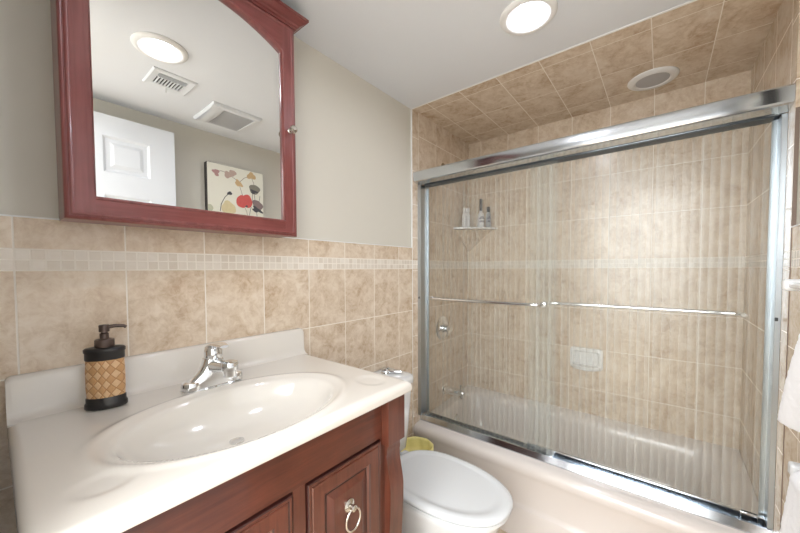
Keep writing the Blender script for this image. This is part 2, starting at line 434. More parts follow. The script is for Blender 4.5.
inner = [tl(1.668, tx1, ty0, ty1, .0008, RZ, -.915), tl(1.68, tx1-.012, ty0+.012, ty1-.012, .01, RZ, -.917), tl(1.75, tx1-.045, ty0+.06, ty1-.05, .07, RZ, -.93),
         tl(1.765, tx1-.06, ty0+.08, ty1-.06, .08, -.96, -.94), tl(1.775, tx1-.07, ty0+.10, ty1-.07, .09, -.985, -.97)]
for x0, d, z in ((1.79, .085, -1.06), (1.81, .10, -1.15), (1.84, .13, -1.19)):
    inner.append([(x, y, Z(z)) for x, y in rrect(x0, tx1-d, ty0+d+.07, ty1-d, .1, 8)])
inner.append([(x, y, Z(-1.2)) for x, y in rrect(1.9, tx1-.2, ty0+.28, ty1-.2, .08, 8)])
mb.rings(inner, cap1=True)
mb.build('tub_shell', tub, sharp=70)
MB().mat('chrome').lathe([(.034, 0), (.034, .004), (.03, .009), (.012, .012)], (2.0, Yw-.076, Z(-1.045)), 'y').build('overflow_plate', tub)
MB().mat('chrome').lathe([(.03, 0), (.03, .003), (.022, .005)], (2.0, .93, Z(-1.2))).build('drain', tub)

# ================================================================== SHOWER ENCLOSURE
enc = thing('shower_enclosure_frame', (1.7, .43, Z(-.95)), 'polished metal frame of the bathtub sliding doors', 'shower frame')
hx0, hx1, hz0, hz1 = 1.604, 1.745, .512, .582
prof = [(hx0+.060, hz0), (hx0+.012, hz0+.008), (hx0+.005, hz0+.012), (hx0+.002, hz0+.018), (hx0, hz0+.046), (hx0+.001, hz1-.008), (hx0+.005, hz1-.002), (hx0+.014, hz1), (hx1-.035, hz1), (hx1-.012, hz1-.004), (hx1, hz1-.018), (hx1, hz0), (hx1-.012, hz0), (hx1-.012, hz0+.012), (hx0+.064, hz0+.012), (hx0+.064, hz0)]
ys0, ys1 = Yo+.0025, Yw-.0025
MB().mat('satin').prism([(x, Z(z)) for x, z in prof], 'y', ys0, ys1).build('header', enc, sharp=50) if False else None
def prism_xz(mb, poly, y0, y1, smooth=False):
    mb.rings([[(x, y, z) for x, z in poly] for y in (y0, y1)], True, True, True, smooth); return mb
prism_xz(MB().mat('satin'), [(x, Z(z)) for x, z in prof], ys0, ys1, True).build('header', enc, sharp=16)
prism_xz(MB().mat('gasket'), [(1.672, Z(.506)), (1.732, Z(.506)), (1.732, Z(.511)), (1.672, Z(.511))], ys0+.03, ys1-.03).build('door_runner', enc)
tz = RZ+.001
tr = [(1.670, tz), (1.670, tz+.005), (1.681, tz+.032), (1.686, tz+.032), (1.687, tz+.012), (1.709, tz+.012), (1.728, tz+.012), (1.729, tz+.036), (1.735, tz+.036), (1.738, tz)]
prism_xz(MB().mat('satin'), [(x, Z(z)) for x, z in tr], ys0, ys1).build('bottom_track', enc)
for yy, sg in ((ys1, -1), (ys0, 1)):
    mb = MB().mat('jamb')
    xf, lw = (1.652, .022) if sg < 0 else (1.676, .014)
    pj_ = [(xf, 0), (xf, lw), (xf+.007, lw), (xf+.007, .012), (1.734, .012), (1.734, .026), (1.74, .026), (1.74, 0)]
    mb.rings([[(x, yy+sg*d, z) for x, d in pj_] for z in (Z(tz)+(.038 if sg > 0 else .038), Z(hz0)-.0005)], True, True, True, False)
    mb.build('side_jamb', enc)
    b = MB().mat('gasket').box(xf-.004, xf+.003, yy+sg*.006, yy+sg*.014, Z(-.185), Z(-.172), .002).build('bumper', enc)
MB().mat('satin').box(1.684, 1.712, .40, .432, Z(tz+.012), Z(tz+.034), .002).build('center_guide', enc)

def flute_panel(x, y0, y1, z0, z1, face):
    """a sheet of glass: flat on one side, shallow rounded flutes on the other"""
    mb = MB().mat('glass'); th = .0055; front = []
    k = math.floor(y0/FL*12); ys = [y0]
    while (k+1)/12*FL < y1:
        k += 1
        if k/12*FL > y0+1e-4: ys.append(k/12*FL)
    ys.append(y1)
    prev = None
    for z in (z0, z1): front.append([(x+face*(th-.0006*(.5-.5*math.cos(2*PI*y/FL))), y, z) for y in ys])
    mb.rings(front, close=False, smooth=True)
    mb.face([(x, y0, z0), (x, y1, z0), (x, y1, z1), (x, y0, z1)])
    for z, fr in ((z0, front[0]), (z1, front[1])): mb.face(fr+[(x, y1, z), (x, y0, z)])
    for y, i in ((y0, 0), (y1, -1)): mb.face([front[0][i], front[1][i], (x, y, z1), (x, y, z0)])
    return mb
def bar_pts(x, y0, y1, z, out, bow):
    pts = []
    sgn = out
    for k in range(6): a = PI/2*k/5; pts.append((x+sgn*(.045*math.sin(a)), y0+.018*(1-math.cos(a)), z))
    for k in range(1, 16): t = k/16; pts.append((x+sgn*(.045+bow*math.sin(PI*t)), y0+.018+(y1-y0-.036)*t, z))
    for k in range(6): a = PI/2*(1-k/5); pts.append((x+sgn*(.045*math.sin(a)), y1-.018*(1-math.cos(a)), z))
    return pts
def door_panel(x, y0, y1, face, barx, bary0, bary1, out, bow, label):
    t = thing('glass_door_panel', (x, (y0+y1)/2, Z(tz+.02)), label, 'shower door')
    z0, z1 = Z(tz+.016), Z(.53)
    g = flute_panel(x, y0+.004, y1-.004, z0+.004, z1-.012, face).build('glass_sheet', t)
    xa, xb = min(x, x+face*.0055)-.003, max(x, x+face*.0055)+.003
    return t, xa, xb, z0, z1
t, xa, xb, z0, z1 = door_panel(1.692, .395, 1.148, 1, 0, 0, 0, -1, 0, 'left sliding reeded glass door with towel bar, nearest the tap wall')
MB().mat('gasket').box(xa, xb, .399, 1.148, z0, z0+.005).build('bottom_seal', t)
MB().mat('satin').box(xa, xb, .399, 1.148, Z(.507), z1).build('top_rail', t)
MB().mat('chrome').tube(bar_pts(1.691, .452, 1.10, Z(-.178), -1, .012), .0075).lathe([(.014, 0), (.014, .004), (.009, .007)], (1.691, .452, Z(-.178)), 'x').lathe([(.014, 0), (.014, .004), (.009, .007)], (1.691, 1.10, Z(-.178)), 'x').build('towel_bar', t)
t, xa, xb, z0, z1 = door_panel(1.716, -.303, .53, 1, 0, 0, 0, 1, 0, 'right sliding reeded glass door with bar on the shower side')
MB().mat('satin').box(xa, xb, -.303, .53, z0, z0+.036, .001).build('bottom_rail', t)
MB().mat('satin').box(xa, xb, -.303, .53, Z(.507), z1).build('top_rail', t)
MB().mat('satin').box(xa-.004, xb, -.285, -.24, z0-.001, z0+.036, .002).build('roller_block', t)
MB().mat('chrome').tube(bar_pts(1.7225, -.235, .45, Z(-.176), 1, .004), .0085).build('towel_bar', t)

# ================================================================== SHOWER FITTINGS
v = thing('shower_valve', (1.941, Yw-.002, Z(-.41)), 'round chrome shower valve on tap wall above spout', 'shower valve')
MB().mat('chrome').lathe([(.082, 0), (.082, .003), (.074, .011), (.05, .015), (.03, .017), (.03, .03)], (1.941, Yw-.002, Z(-.41)), 'y').build('escutcheon', v)
MB().mat('chrome').lathe([(.024, .03), (.026, .034), (.026, .062), (.02, .068)], (1.941, Yw-.002, Z(-.41)), 'y').tube([(1.941, Yw-.052, Z(-.41)), (1.925, Yw-.062, Z(-.42)), (1.90, Yw-.07, Z(-.435)), (1.885, Yw-.074, Z(-.445))], [.009, .009, .008, .007]).build('handle', v)
sp_ = thing('tub_spout', (1.975, Yw-.002, Z(-.845)), 'chrome tub spout low on the tap wall', 'tub spout')
mb = MB().mat('chrome').lathe([(.034, 0), (.034, .005), (.027, .01), (.026, .06), (.024, .11), (.021, .14), (.016, .15)], (1.975, Yw-.002, Z(-.845)), 'y')
mb.lathe([(.017, -.036), (.018, -.02), (.014, 0.0)], (1.975, Yw-.13, Z(-.845))); mb.build('spout_body', sp_)
MB().mat('chrome').lathe([(.004, .02), (.004, .042), (.009, .046), (.009, .052), (.005, .056)], (1.975, Yw-.125, Z(-.845))).build('diverter_knob', sp_)
sa = thing('shower_pipe', (1.954, Yw-.002, Z(.715)), 'shower arm stub high on the tap wall above door header', 'shower arm')
MB().mat('nickel').lathe([(.028, 0), (.027, .004), (.014, .01)], (1.954, Yw-.002, Z(.69)), 'y').build('flange', sa)
MB().mat('nickel').tube([(1.954, Yw-.004, Z(.69)), (1.954, Yw-.04, Z(.692)), (1.954, Yw-.07, Z(.68)), (1.954, Yw-.09, Z(.66))], .0095).build('arm', sa)
# corner shelf (quarter round) with its pointed support below
sh = thing('corner_shelf', (2.2, 1.05, Z(.285)), 'white ceramic corner shelf high in shower corner', 'shelf')
cxk, cyk = X1-.0005, Yw-.0025
q = [(cxk, cyk)]; rr_ = .235
for k in range(13): a = PI/2*k/12; q.append((cxk-rr_*(math.cos(a)*.55+.45*(1-k/12)), cyk-rr_*(math.sin(a)*.55+.45*(k/12))))
MB().mat('china').prism([(x, y) for x, y in q], 'z', Z(.284), Z(.296), bev=.003).build('shelf_plate', sh)
mb = MB().mat('tile_c')
t1 = [(cxk, cyk, Z(.283)), (cxk-.19, cyk, Z(.283)), (cxk, cyk-.19, Z(.283))]; ap = (cxk, cyk, Z(.125))
# wedge of tile under the shelf
vs = [mb.b.verts.new(p) for p in t1+[ap]]
for q3 in ((0, 1, 2), (1, 3, 2), (0, 3, 1), (0, 2, 3)): f_ = mb.b.faces.new([vs[i] for i in q3]); f_.material_index = 0
mb.build('support_wedge', sh)
def bottle(x, y, h, r, body, cap, caph, capr, label, marks=False, group='bottles on the corner shelf'):
    zb = Z(.297)
    t = thing('toiletry_bottle', (x, y, zb), label, 'bottle', group)
    MB().mat(body).lathe([(r*.9, 0), (r, .004), (r, h*.72), (r*.86, h*.82), (r*.45, h*.88), (r*.45, h)], (x, y, zb), n=24).build('bottle_body', t)
    MB().mat(cap).lathe([(capr, h*.9), (capr, h+caph-.003), (capr*.85, h+caph)], (x, y, zb), n=20).build('cap', t)
    if marks:
        mb = MB().mat('ink')
        for i, (zz, ww) in enumerate(((.30, .9), (.36, .6), (.50, 1.0), (.56, .7), (.62, .4))):
            rs = []
            for k in range(9):
                a = R(225)+R(50)*ww*(k/8-.5)*2; rs.append((x+(r+.0004)*math.cos(a), y+(r+.0004)*math.sin(a)))
            mb.rings([[(p[0], p[1], zb+h*zz) for p in rs], [(p[0], p[1], zb+h*zz+.005) for p in rs]], close=False)
        mb.build('label_print', t)
bottle(2.185, 1.135, .125, .018, 'bottle_w', 'bottle_w', .02, .013, 'slim plain white bottle at left end of corner shelf')
bottle(2.215, 1.125, .125, .018, 'bottle_w', 'bottle_w', .02, .014, 'plain white bottle, second from left on corner shelf')
bottle(2.245, 1.035, .12, .024, 'bottle_w', 'capdark', .085, .010, 'white printed bottle with tall dark pump on corner shelf', True)
bottle(2.285, .995, .125, .018, 'bottle_g', 'capdark', .025, .012, 'grey printed bottle at right end of corner shelf', True)
# recessed-look ceramic soap dish on the back wall
sd = thing('soap_dish', (X1, .362, Z(-.56)), 'white ceramic soap dish fixed on long back wall', 'soap dish')
bx = X1-.0005
def dring(x, d, r): return [(x, y, z) for y, z in rrect(.272+d, .452-d, Z(-.632)+d, Z(-.50)-d, r, 5)]
MB().mat('china').rings([dring(bx, 0, .02), dring(bx-.012, .0, .02), dring(bx-.018, .006, .018), dring(bx-.018, .02, .012), dring(bx-.008, .028, .01)], cap0=True, cap1=True).build('back_plate', sd)
mb = MB().mat('china')
tray = [(bx, .282), (bx, .442)] + [(bx-.018-.055*max(0, math.sin(PI*k/10))**.6, .442-.16*k/10) for k in range(0, 11)]
mb.prism(tray, 'z', Z(-.628), Z(-.606), bev=.004); mb.build('soap_tray', sd)

# ================================================================== VANITY TOP (integral basin)
bcx, bcy, ba, bb = .388, .815, .247, .165
tx0, tx1v, tyf, tyb, tzv = .012, .806, .597, Yw-.0005, -.345
top = thing('countertop', (.41, .88, Z(tzv-.03)), 'glossy cream countertop with integral oval basin and backsplash', 'vanity top')
def ztop(x, y):
    d = math.hypot((x-bcx)/ba, (y-bcy)/bb)
    z = tzv
    # soft raised swell round the bowl, then the bowl itself
    z += .0035*math.exp(-((d-1.17)/.05)**2)
    z -= .004*ease((1.15-d)/.1)
    if d < 1.06:
        q_ = d/1.06
        z -= .106*(1-q_**3.6)*ease((1-q_)/.16)**.7
    # shallow soap recesses either side
    for (sx_, sy_, ra, rb) in ((.105, .70, .05, .04), (.728, .70, .045, .06)):
        e = math.hypot((x-sx_)/ra, (y-sy_)/rb)
        z -= .0028*ease((1-e)/.45)
    return z
r_ = .018
prof_u = []   # front-to-back parameter: rounded nose, then flat
NU, NV = 120, 110
def fx(s):   # s 0..1 left-right incl. rounded edges
    return s
def topfn(i, j):
    # i across x, j from front to back; edges roll down
    e = .06
    def roll(t, L0, L1):
        if t < e: a = PI/2*(t/e); return L0+r_*(1-math.sin(a)), -r_*(1-math.sin(a)) if False else -(r_-r_*math.sin(a)), math.cos(a)
        return None
    def edge(t, L0, L1, both=True):
        if t < e: a = PI/2*t/e; return L0+r_-r_*math.cos(a), -(r_-r_*math.sin(a))
        if both and t > 1-e: a = PI/2*(1-t)/e; return L1-r_+r_*math.cos(a), -(r_-r_*math.sin(a))
        hi = 1-e if both else 1
        return L0+r_+(L1-L0-(2 if both else 1)*r_)*(t-e)/(hi-e), 0
    x, dzx = edge(i, tx0, tx1v); y, dzy = edge(j, tyf, tyb, False)
    return (x, y, Z(ztop(x, y)+min(dzx, dzy)))
mb = MB().mat('marble').grid(topfn, NU, NV)
# apron of the slab and its underside
zl, zu = Z(tzv-r_), Z(tzv-.034)
out = [(tx0, tyb), (tx0, tyf), (tx1v, tyf), (tx1v, tyb)]
mb.rings([[(x, y, zl+.0005) for x, y in out], [(x, y, zu+.006) for x, y in out], [(x+(.004 if x < .4 else -.004), y+(.004 if y < .7 else 0), zu) for x, y in out]], smooth=True)
# thick nose shadow line underneath: slab bottom as a rim so that the bowl is not cut
mb.box(tx0+.004, tx1v-.004, tyf+.004, tyf+.03, zu, zu+.003)
mb.box(tx0+.004, tx0+.02, tyf+.03, tyb, zu, zu+.003).box(tx1v-.02, tx1v-.004, tyf+.03, tyb, zu, zu+.003)
mb.build('basin_slab', top, sharp=60)
bs = [(Yw-.0005, Z(tzv-.005)), (Yw-.0005, Z(-.245)), (Yw-.016, Z(-.245)), (Yw-.021, Z(-.248)), (Yw-.024, Z(-.254)), (Yw-.025, Z(-.325)), (Yw-.028, Z(-.336)), (Yw-.036, Z(-.343)), (Yw-.05, Z(tzv-.001)), (Yw-.05, Z(tzv-.005))]
mb = MB().mat('marble')
xsn = [tx0, tx0+.003, tx0+.01, tx1v-.01, tx1v-.003, tx1v]
rs = []
for k, x in enumerate(xsn):
    dz = {0: .008, 1: .003, 4: .003, 5: .008}.get(k, 0)
    rs.append([(x, y, z-(dz if z > Z(-.26) else 0)) for y, z in bs])
mb.rings(rs, True, True, True, True).build('backsplash', top, sharp=50)
MB().mat('chrome').lathe([(.018, -.002), (.018, .0015), (.015, .0022), (.012, .0012)], (bcx+.006, bcy+.052, Z(ztop(bcx+.006, bcy+.052))+.0008)).build('drain', top)

# ================================================================== FAUCET
fxc, fyc, fz = .405, 1.034, Z(tzv)+.0005
fa = thing('faucet', (fxc, fyc, fz), 'chrome single-lever centerset faucet on the cream countertop', 'faucet')
def oval(hx, hy, z, n=36, p=2.6, cx_=fxc, cy_=fyc):
    out = []
    for k in range(n):
        a = 2*PI*k/n; c, s_ = math.cos(a), math.sin(a)
        out.append((cx_+hx*math.copysign(abs(c)**(2/p), c), cy_+hy*math.copysign(abs(s_)**(2/p), s_), z))
    return out
mb = MB().mat('chrome')
mb.rings([oval(.084, .030, fz), oval(.085, .031, fz+.004), oval(.082, .0285, fz+.007)], cap0=True, cap1=True)
mb.build('base_plate', fa)
mb = MB().mat('chrome')
ks = []
for hx, hy, z in ((.079, .026, .0072), (.078, .026, .017), (.066, .026, .028), (.053, .0255, .038), (.043, .025, .048), (.036, .0245, .058), (.031, .024, .068), (.028, .0235, .078), (.0265, .023, .084)):
    ks.append(oval(hx, hy, fz+z, p=2.5))
mb.rings(ks, cap0=True, cap1=True)
for sx_ in (-1, 1):
    mb.lathe([(.0265, .0072), (.0262, .018), (.024, .026), (.015, .029)], (fxc+sx_*.058, fyc, fz), n=32)
mb.build('faucet_body', fa)
mb = MB().mat('chrome'); sect = []
for k in range(11):
    t_ = k/10; y = fyc-.010-.088*t_; zc = fz+.062+.010*t_; hw, hh = .024-.005*t_, .022-.009*t_
    sect.append([(fxc+.006*t_+hw*math.cos(2*PI*i/22), y, zc+hh*math.sin(2*PI*i/22)) for i in range(22)])
mb.rings(sect, cap0=True, cap1=True)
mb.build('spout', fa)
MB().mat('chrome').lathe([(.0145, -.026), (.016, -.025), (.0165, -.008), (.021, -.006), (.0225, .010), (.021, .015), (.012, .018)], (fxc+.006, fyc-.096, fz+.072), n=32).build('aerator', fa)
mb = MB().mat('chrome').lathe([(.0235, .084), (.025, .087), (.0245, .104), (.021, .117), (.012, .124)], (fxc, fyc-.004, fz), n=32)
sect = []
for k in range(14):
    t_ = k/13; y = fyc+.020-.100*t_; zc = fz+.112+.019*math.sin(PI*.5*min(1, t_*1.5))-.003*t_; hw = .015+.007*math.sin(PI*t_)-.003*t_; hh = .007-.003*t_
    sect.append([(fxc+hw*math.cos(2*PI*i/18), y, zc+hh*math.sin(2*PI*i/18)) for i in range(18)])
mb.rings(sect, cap0=True, cap1=True)
mb.build('lever_handle', fa)

# ================================================================== SOAP DISPENSER
sx0, sy0, sz0 = .173, 1.085, Z(tzv)+.0025
so = thing('soap_dispenser', (sx0, sy0, sz0), 'oval soap dispenser, woven rattan body between black bands, bronze pump', 'soap dispenser')
E = dict(sx=1.0, sy=.62)
ea = R(-22)
def body(name, m, prof, parent=so, n=48):
    o = MB().mat(m).lathe(prof, (0, 0, 0), n=n, **E).build(name, parent, sharp=50); o.location = (0, 0, 0); o.rotation_euler = (0, 0, ea); return o
body('bottom_band', 'black', [(.0405, 0), (.0425, .002), (.042, .012), (.0395, .016), (.0395, .026), (.038, .028)])
body('woven_body', 'weave', [(.0375, .026), (.0385, .05), (.0385, .09), (.0375, .122)])
body('top_band', 'black', [(.0378, .12), (.0392, .122), (.0392, .138), (.041, .14), (.041, .147), (.038, .15), (.018, .152)])
o = MB().mat('bronze').lathe([(.0185, .15), (.0195, .152), (.0195, .168), (.018, .17), (.009, .172), (.009, .184), (.0065, .186), (.0065, .188), (.0105, .189), (.0105, .204), (.009, .206)], n=30).tube([(0, 0, .199), (.02, -.006, .2015), (.036, -.011, .200), (.041, -.0125, .196)], [.0055, .0045, .004, .004]).build('pump', so)
o.location = (0, 0, 0)

# ================================================================== VANITY CABINET
vx0, vx1, vyf, vyb, vzt = .032, .79, .640, Yw-.012, tzv-.0345
va = thing('vanity_cabinet', (.41, .9, 0), 'cherry-stained wooden vanity cabinet with raised-panel doors under the cream top', 'vanity cabinet')
mb = MB().mat('wood_v').box(vx0, vx0+.018, vyf+.012, vyb, .0, Z(vzt)).box(vx1-.018, vx1, vyf+.012, vyb, .0, Z(vzt)).box(vx0+.018, vx1-.018, vyb-.006, vyb, .06, Z(vzt)).box(vx0+.018, vx1-.018, vyf+.03, vyb-.006, .07, .085)
mb.build('cabinet_box', va)
dl = ((.118, .408), (.449, .703)); dzt, dzb = -.505, -1.12
mb = MB().mat('wood_h').box(vx0, vx1, vyf, vyf+.02, Z(dzt)+.004, Z(vzt), .001).box(vx0, vx1, vyf, vyf+.02, .03, Z(dzb)-.004, .001)
mb.mat('wood_v').box(.408+.004, .449-.004, vyf+.0005, vyf+.02, Z(dzb)-.004, Z(dzt)+.004).box(vx0, dl[0][0]-.004, vyf+.0005, vyf+.02, Z(dzb)-.004, Z(dzt)+.004).box(dl[1][1]+.004, vx1, vyf+.0005, vyf+.02, Z(dzb)-.004, Z(dzt)+.004)
mb.build('face_frame', va)
for (x0, x1) in dl:
    mb = MB()
    z0, z1 = Z(dzb), Z(dzt)
    def rc(d, y): return [(x0+d, y, z0+d), (x1-d, y, z0+d), (x1-d, y, z1-d), (x0+d, y, z1-d)]
    y = vyf
    mb.mat('glaze').rings([rc(-.0042, y+.012), rc(0, y+.012), rc(.0, y-.004), rc(.003, y-.006)], smooth=False)
    mb.mat('wood_v').rings([rc(.003, y-.006), rc(.008, y-.006)], smooth=False)
    mb.mat('glaze').rings([rc(.008, y-.006), rc(.0105, y-.0035)], smooth=False)
    mb.mat('wood_v').rings([rc(.0105, y-.0035), rc(.013, y-.007), rc(.046, y-.007)], smooth=False)
    mb.mat('glaze').rings([rc(.046, y-.007), rc(.049, y-.003)], smooth=False)
    mb.mat('wood_v').rings([rc(.049, y-.003), rc(.054, y+.001)], smooth=False)
    mb.mat('glaze').rings([rc(.054, y+.001), rc(.0585, y+.001)], smooth=False)
    mb.mat('wood_v').rings([rc(.0585, y+.001), rc(.077, y-.005), rc(.079, y-.0052)], cap1=True, smooth=False)
    d = mb.build('cabinet_door', va, origin=((x0+x1)/2, vyf, (z0+z1)/2))
    rx, rz = ((.576, -.624) if x0 > .4 else (.262, -.624))
    h = MB().mat('nickel').lathe([(.017, 0), (.017, .003), (.013, .006), (.006, .008), (.006, .015), (.009, .018), (.0085, .022), (.004, .024)], (rx, vyf-.0052, Z(rz)), 'y', n=26)
    h.build('pull_rosette', d)
    MB().mat('nickel').torus((rx, vyf-.021, Z(rz)-.032), .029, .0033, 'y', sx=.85).build('pull_ring', d)
# corner posts: square capital block, scrolled bracket below
for (x0, x1, nm) in ((.712, .79, 'R'), (.032, .11, 'L')):
    MB().mat('wood_v').box(x0, x1, .613, vyf+.012, Z(-.522), Z(vzt)-.0005, .002).build('post_block', va)
    pf = [(vyf+.012, Z(-.522)), (.628, Z(-.522)), (.628, Z(-.535)), (.631, Z(-.55))]
    for k in range(11): a = k/10; pf.append((.631-.017*math.sin(a*PI*.5) if False else .631-.015*ease(a), Z(-.56-.11*a)))
    for k in range(1, 9): a = k/8; pf.append((.616+.012*ease(a), Z(-.67-.26*a)))
    pf += [(.628, Z(-1.1)), (.614, .03), (.614, 0), (vyf+.012, 0)]
    MB().mat('wood_v').prism(pf, 'x', x0+.012, x1-.004, smooth=True, bev=.002).build('scroll_bracket', va, sharp=50)

# ================================================================== MIRROR CABINET
mx0, mx1, mzb, myf, mym = .108, .717, .119, 1.055, 1.0665
mc = thing('mirror_cabinet', (.41, Yw+.008, Z(.12)), 'red cherry wall cabinet with arched mirror door above the vanity', 'mirror cabinet')
MB().mat('cherry_v').box(mx0+.003, mx1-.003, 1.082, Yw+.0079, Z(mzb+.004), Z(.872), .001).build('cabinet_body', mc)
ix0, ix1, izb, izs, izp = .161, .667, .174, .768, .832
arch = [(ix1-(ix1-ix0)*k/28, izs+(izp-izs)*(1-(2*k/28-1)**2)) for k in range(29)]
md = thing('mirror_door', (.41, 1.068, Z(.12)), None, None); 
for k_ in ('label', 'category'):
    if k_ in md: del md[k_]
md.parent = mc; md.location = md.location-mc.location
yb_ = 1.081
mb = MB().mat('cherry_v')
mb.box(mx0+.008, ix0, myf, yb_, Z(mzb+.008), Z(.872)).box(ix1, mx1-.008, myf, yb_, Z(mzb+.008), Z(.872))
mb.mat('cherry_h').box(ix0, ix1, myf, yb_, Z(mzb+.008), Z(izb))
# top rail, cut by the arch, in vertical strips that form one piece
for (xa_, za_), (xb_, zb_) in zip(arch, arch[1:]):
    for yy in (myf, yb_): mb.face([(xa_, yy, Z(za_)), (xb_, yy, Z(zb_)), (xb_, yy, Z(.872)), (xa_, yy, Z(.872))])
    mb.face([(xa_, myf, Z(za_)), (xb_, myf, Z(zb_)), (xb_, yb_, Z(zb_)), (xa_, yb_, Z(za_))])
mb.build('door_frame', md)
# outer edge moulding: a stepped band round the frame
mb = MB().mat('cherry_v')
def oc(d, y): return [(mx0+d, y, Z(mzb)+d), (mx1-d, y, Z(mzb)+d), (mx1-d, y, Z(.874)-d), (mx0+d, y, Z(.874)-d)]
mb.rings([oc(0, yb_), oc(0, myf+.008), oc(.002, myf+.003), oc(.005, myf+.0005), oc(.008, myf+.002)], smooth=True)
mb.mat('glaze').rings([oc(.008, myf+.002), oc(.0092, myf+.002)])
mb.mat('cherry_v').rings([oc(.0092, myf+.002), oc(.010, myf-.002), oc(.013, myf-.0035), oc(.016, myf-.002), oc(.0175, myf-.0002)], smooth=True)
mb.build('edge_moulding', md, sharp=60)
# inner lip
mb = MB().mat('cherry_v')
loop = [(ix0, izb), (ix1, izb)] + arch
lc = ((ix0+ix1)/2, (izb+izs)/2)
def lip(d, y):
    out = []
    for i, (x, z) in enumerate(loop):
        x_ = min(max(x, ix0+d), ix1-d); z_ = (z+d if i < 2 else z-d)
        out.append((x_, y, Z(z_)))
    return out
mb.rings([lip(-.006, myf-.0002), lip(-.004, myf-.003), lip(-.001, myf-.0035), lip(.002, myf-.001), lip(.003, mym-.0002)], smooth=True).build('inner_lip', md, sharp=60)
mb = MB().mat('mirror')
vv = [mb.b.verts.new((x, mym, Z(z))) for x, z in loop]; f_ = mb.b.faces.new(vv); f_.material_index = 0
vb = [(x, mym+.004, Z(z)) for x, z in loop]
vb_ = [mb.b.verts.new(p) for p in vb]; mb.b.faces.new(list(reversed(vb_)))
for i in range(len(loop)): j = (i+1) % len(loop); mb.b.faces.new((vv[i], vv[j], vb_[j], vb_[i]))
mb.build('mirror_glass', md)
kx, kz = .690, .497
MB().mat('nickel').lathe([(.009, 0), (.009, .002), (.005, .005), (.005, .013), (.012, .018), (.0145, .024), (.012, .030), (.004, .032)], (kx, myf, Z(kz)), 'y', n=28).build('knob', md)
# crown
crown = [(.0, .866), (.004, .866), (.004, .872), (.010, .874), (.012, .880), (.020, .884), (.028, .891), (.030, .896), (.036, .897), (.036, .905), (.0, .905)]
mb = MB().mat('cherry_h')
rs = []
for d, z in crown:
    rs.append([(mx0-d, Yw+.0079, Z(z)), (mx0-d, myf-d, Z(z)), (mx1+d, myf-d, Z(z)), (mx1+d, Yw+.0079, Z(z))])
mb.rings(rs, close=False, smooth=False)
mb.face([rs[-1][0], rs[-1][1], rs[-1][2], rs[-1][3]]); mb.face([rs[0][0], rs[0][1], rs[0][2], rs[0][3]])
mb.face([(mx0-.036, Yw+.0079, Z(.905)), (mx0-.036, myf-.036, Z(.905)), (mx1+.036, myf-.036, Z(.905)), (mx1+.036, Yw+.0079, Z(.905))])
mb.build('crown_moulding', mc)

# ================================================================== TOILET
tcx = 1.15
to = thing('toilet', (tcx, .85, 0), 'white two-piece toilet with closed lid between vanity and bathtub', 'toilet')
def egg(hw, yb2, yf, z, n=44, sq=2.3):
    """elongated bowl outline: squarer at the back, round at the front (front = -y)"""
    out = []; yc = yb2-(yb2-yf)*.42
    for k in range(n):
        a = 2*PI*k/n; c, s_ = math.cos(a), math.sin(a)
        p = sq if s_ > 0 else 2.3
        x = hw*math.copysign(abs(c)**(2/p), c); y = (yb2-yc if s_ > 0 else yc-yf)*math.copysign(abs(s_)**(2/p), s_)
        out.append((tcx+x, yc+y, z))
    return out
ZS = -.872     # top of the lid
mb = MB().mat('china')
mb.rings([egg(.105, .95, .56, 0.0), egg(.11, .95, .55, .02), egg(.10, .94, .57, .06), egg(.098, .94, .57, .14), egg(.115, .95, .545, .21), egg(.15, .965, .49, .28), egg(.174, .975, .44, Z(-.935)), egg(.178, .975, .432, Z(-.92)), egg(.176, .972, .434, Z(-.912))], cap0=True, cap1=True)
mb.box(tcx-.12, tcx+.12, .93, 1.12, .16, Z(-.912), .02, 3)
mb.build('bowl', to, sharp=60)
mb = MB().mat('seat').rings([egg(.174, .943, .428, Z(-.911)), egg(.181, .948, .418, Z(-.907)), egg(.181, .948, .418, Z(-.897)), egg(.175, .943, .426, Z(-.8955))], cap0=True, cap1=True)
mb.build('seat_ring', to)
mb = MB().mat('seat').rings([egg(.174, .943, .428, Z(-.892)), egg(.183, .948, .413, Z(-.889)), egg(.184, .948, .412, Z(-.881)), egg(.178, .944, .419, Z(ZS-.003)), egg(.168, .935, .43, Z(ZS)), egg(.150, .915, .452, Z(ZS+.0002)), egg(.148, .913, .455, Z(ZS-.0012)), egg(.13, .89, .48, Z(ZS-.0005))], cap0=True, cap1=True)
mb.build('lid', to, sharp=60)
for s_ in (-1, 1): MB().mat('seat').box(tcx+s_*.075-.02, tcx+s_*.075+.02, .935, .968, Z(-.912), Z(-.884), .006, 3).build('hinge_cap', to)
mb = MB().mat('china'); rs = []
for hw, yf, z, r in ((.155, 1.005, -.915, .04), (.165, .99, -.90, .045), (.178, .985, -.80, .045), (.196, .978, -.60, .045), (.196, .978, -.578, .045)):
    rs.append([(x, y, Z(z)) for x, y in rrect(tcx-hw, tcx+hw, yf, Yw-.008, [.012, .012, r, r], 6)])
mb.rings(rs, cap0=True, cap1=True).build('tank', to, sharp=60)
mb = MB().mat('china'); rs = []
for d, z, r in ((.004, -.5775, .05), (-.006, -.573, .055), (-.007, -.554, .055), (-.004, -.544, .052), (.006, -.538, .045), (.03, -.537, .03)):
    rs.append([(x, y, Z(z)) for x, y in rrect(tcx-.200+d, tcx+.200-d, .974+d, Yw-.006-max(d, 0), [.012, .012, r, r], 6)])
mb.rings(rs, cap0=True, cap1=True).build('tank_lid', to, sharp=60)
mb = MB().mat('chrome').lathe([(.026, 0), (.026, .003), (.02, .005), (.022, .009), (.024, .016), (.022, .025), (.014, .031), (.003, .033)], (1.262, 1.10, Z(-.537)), n=32)
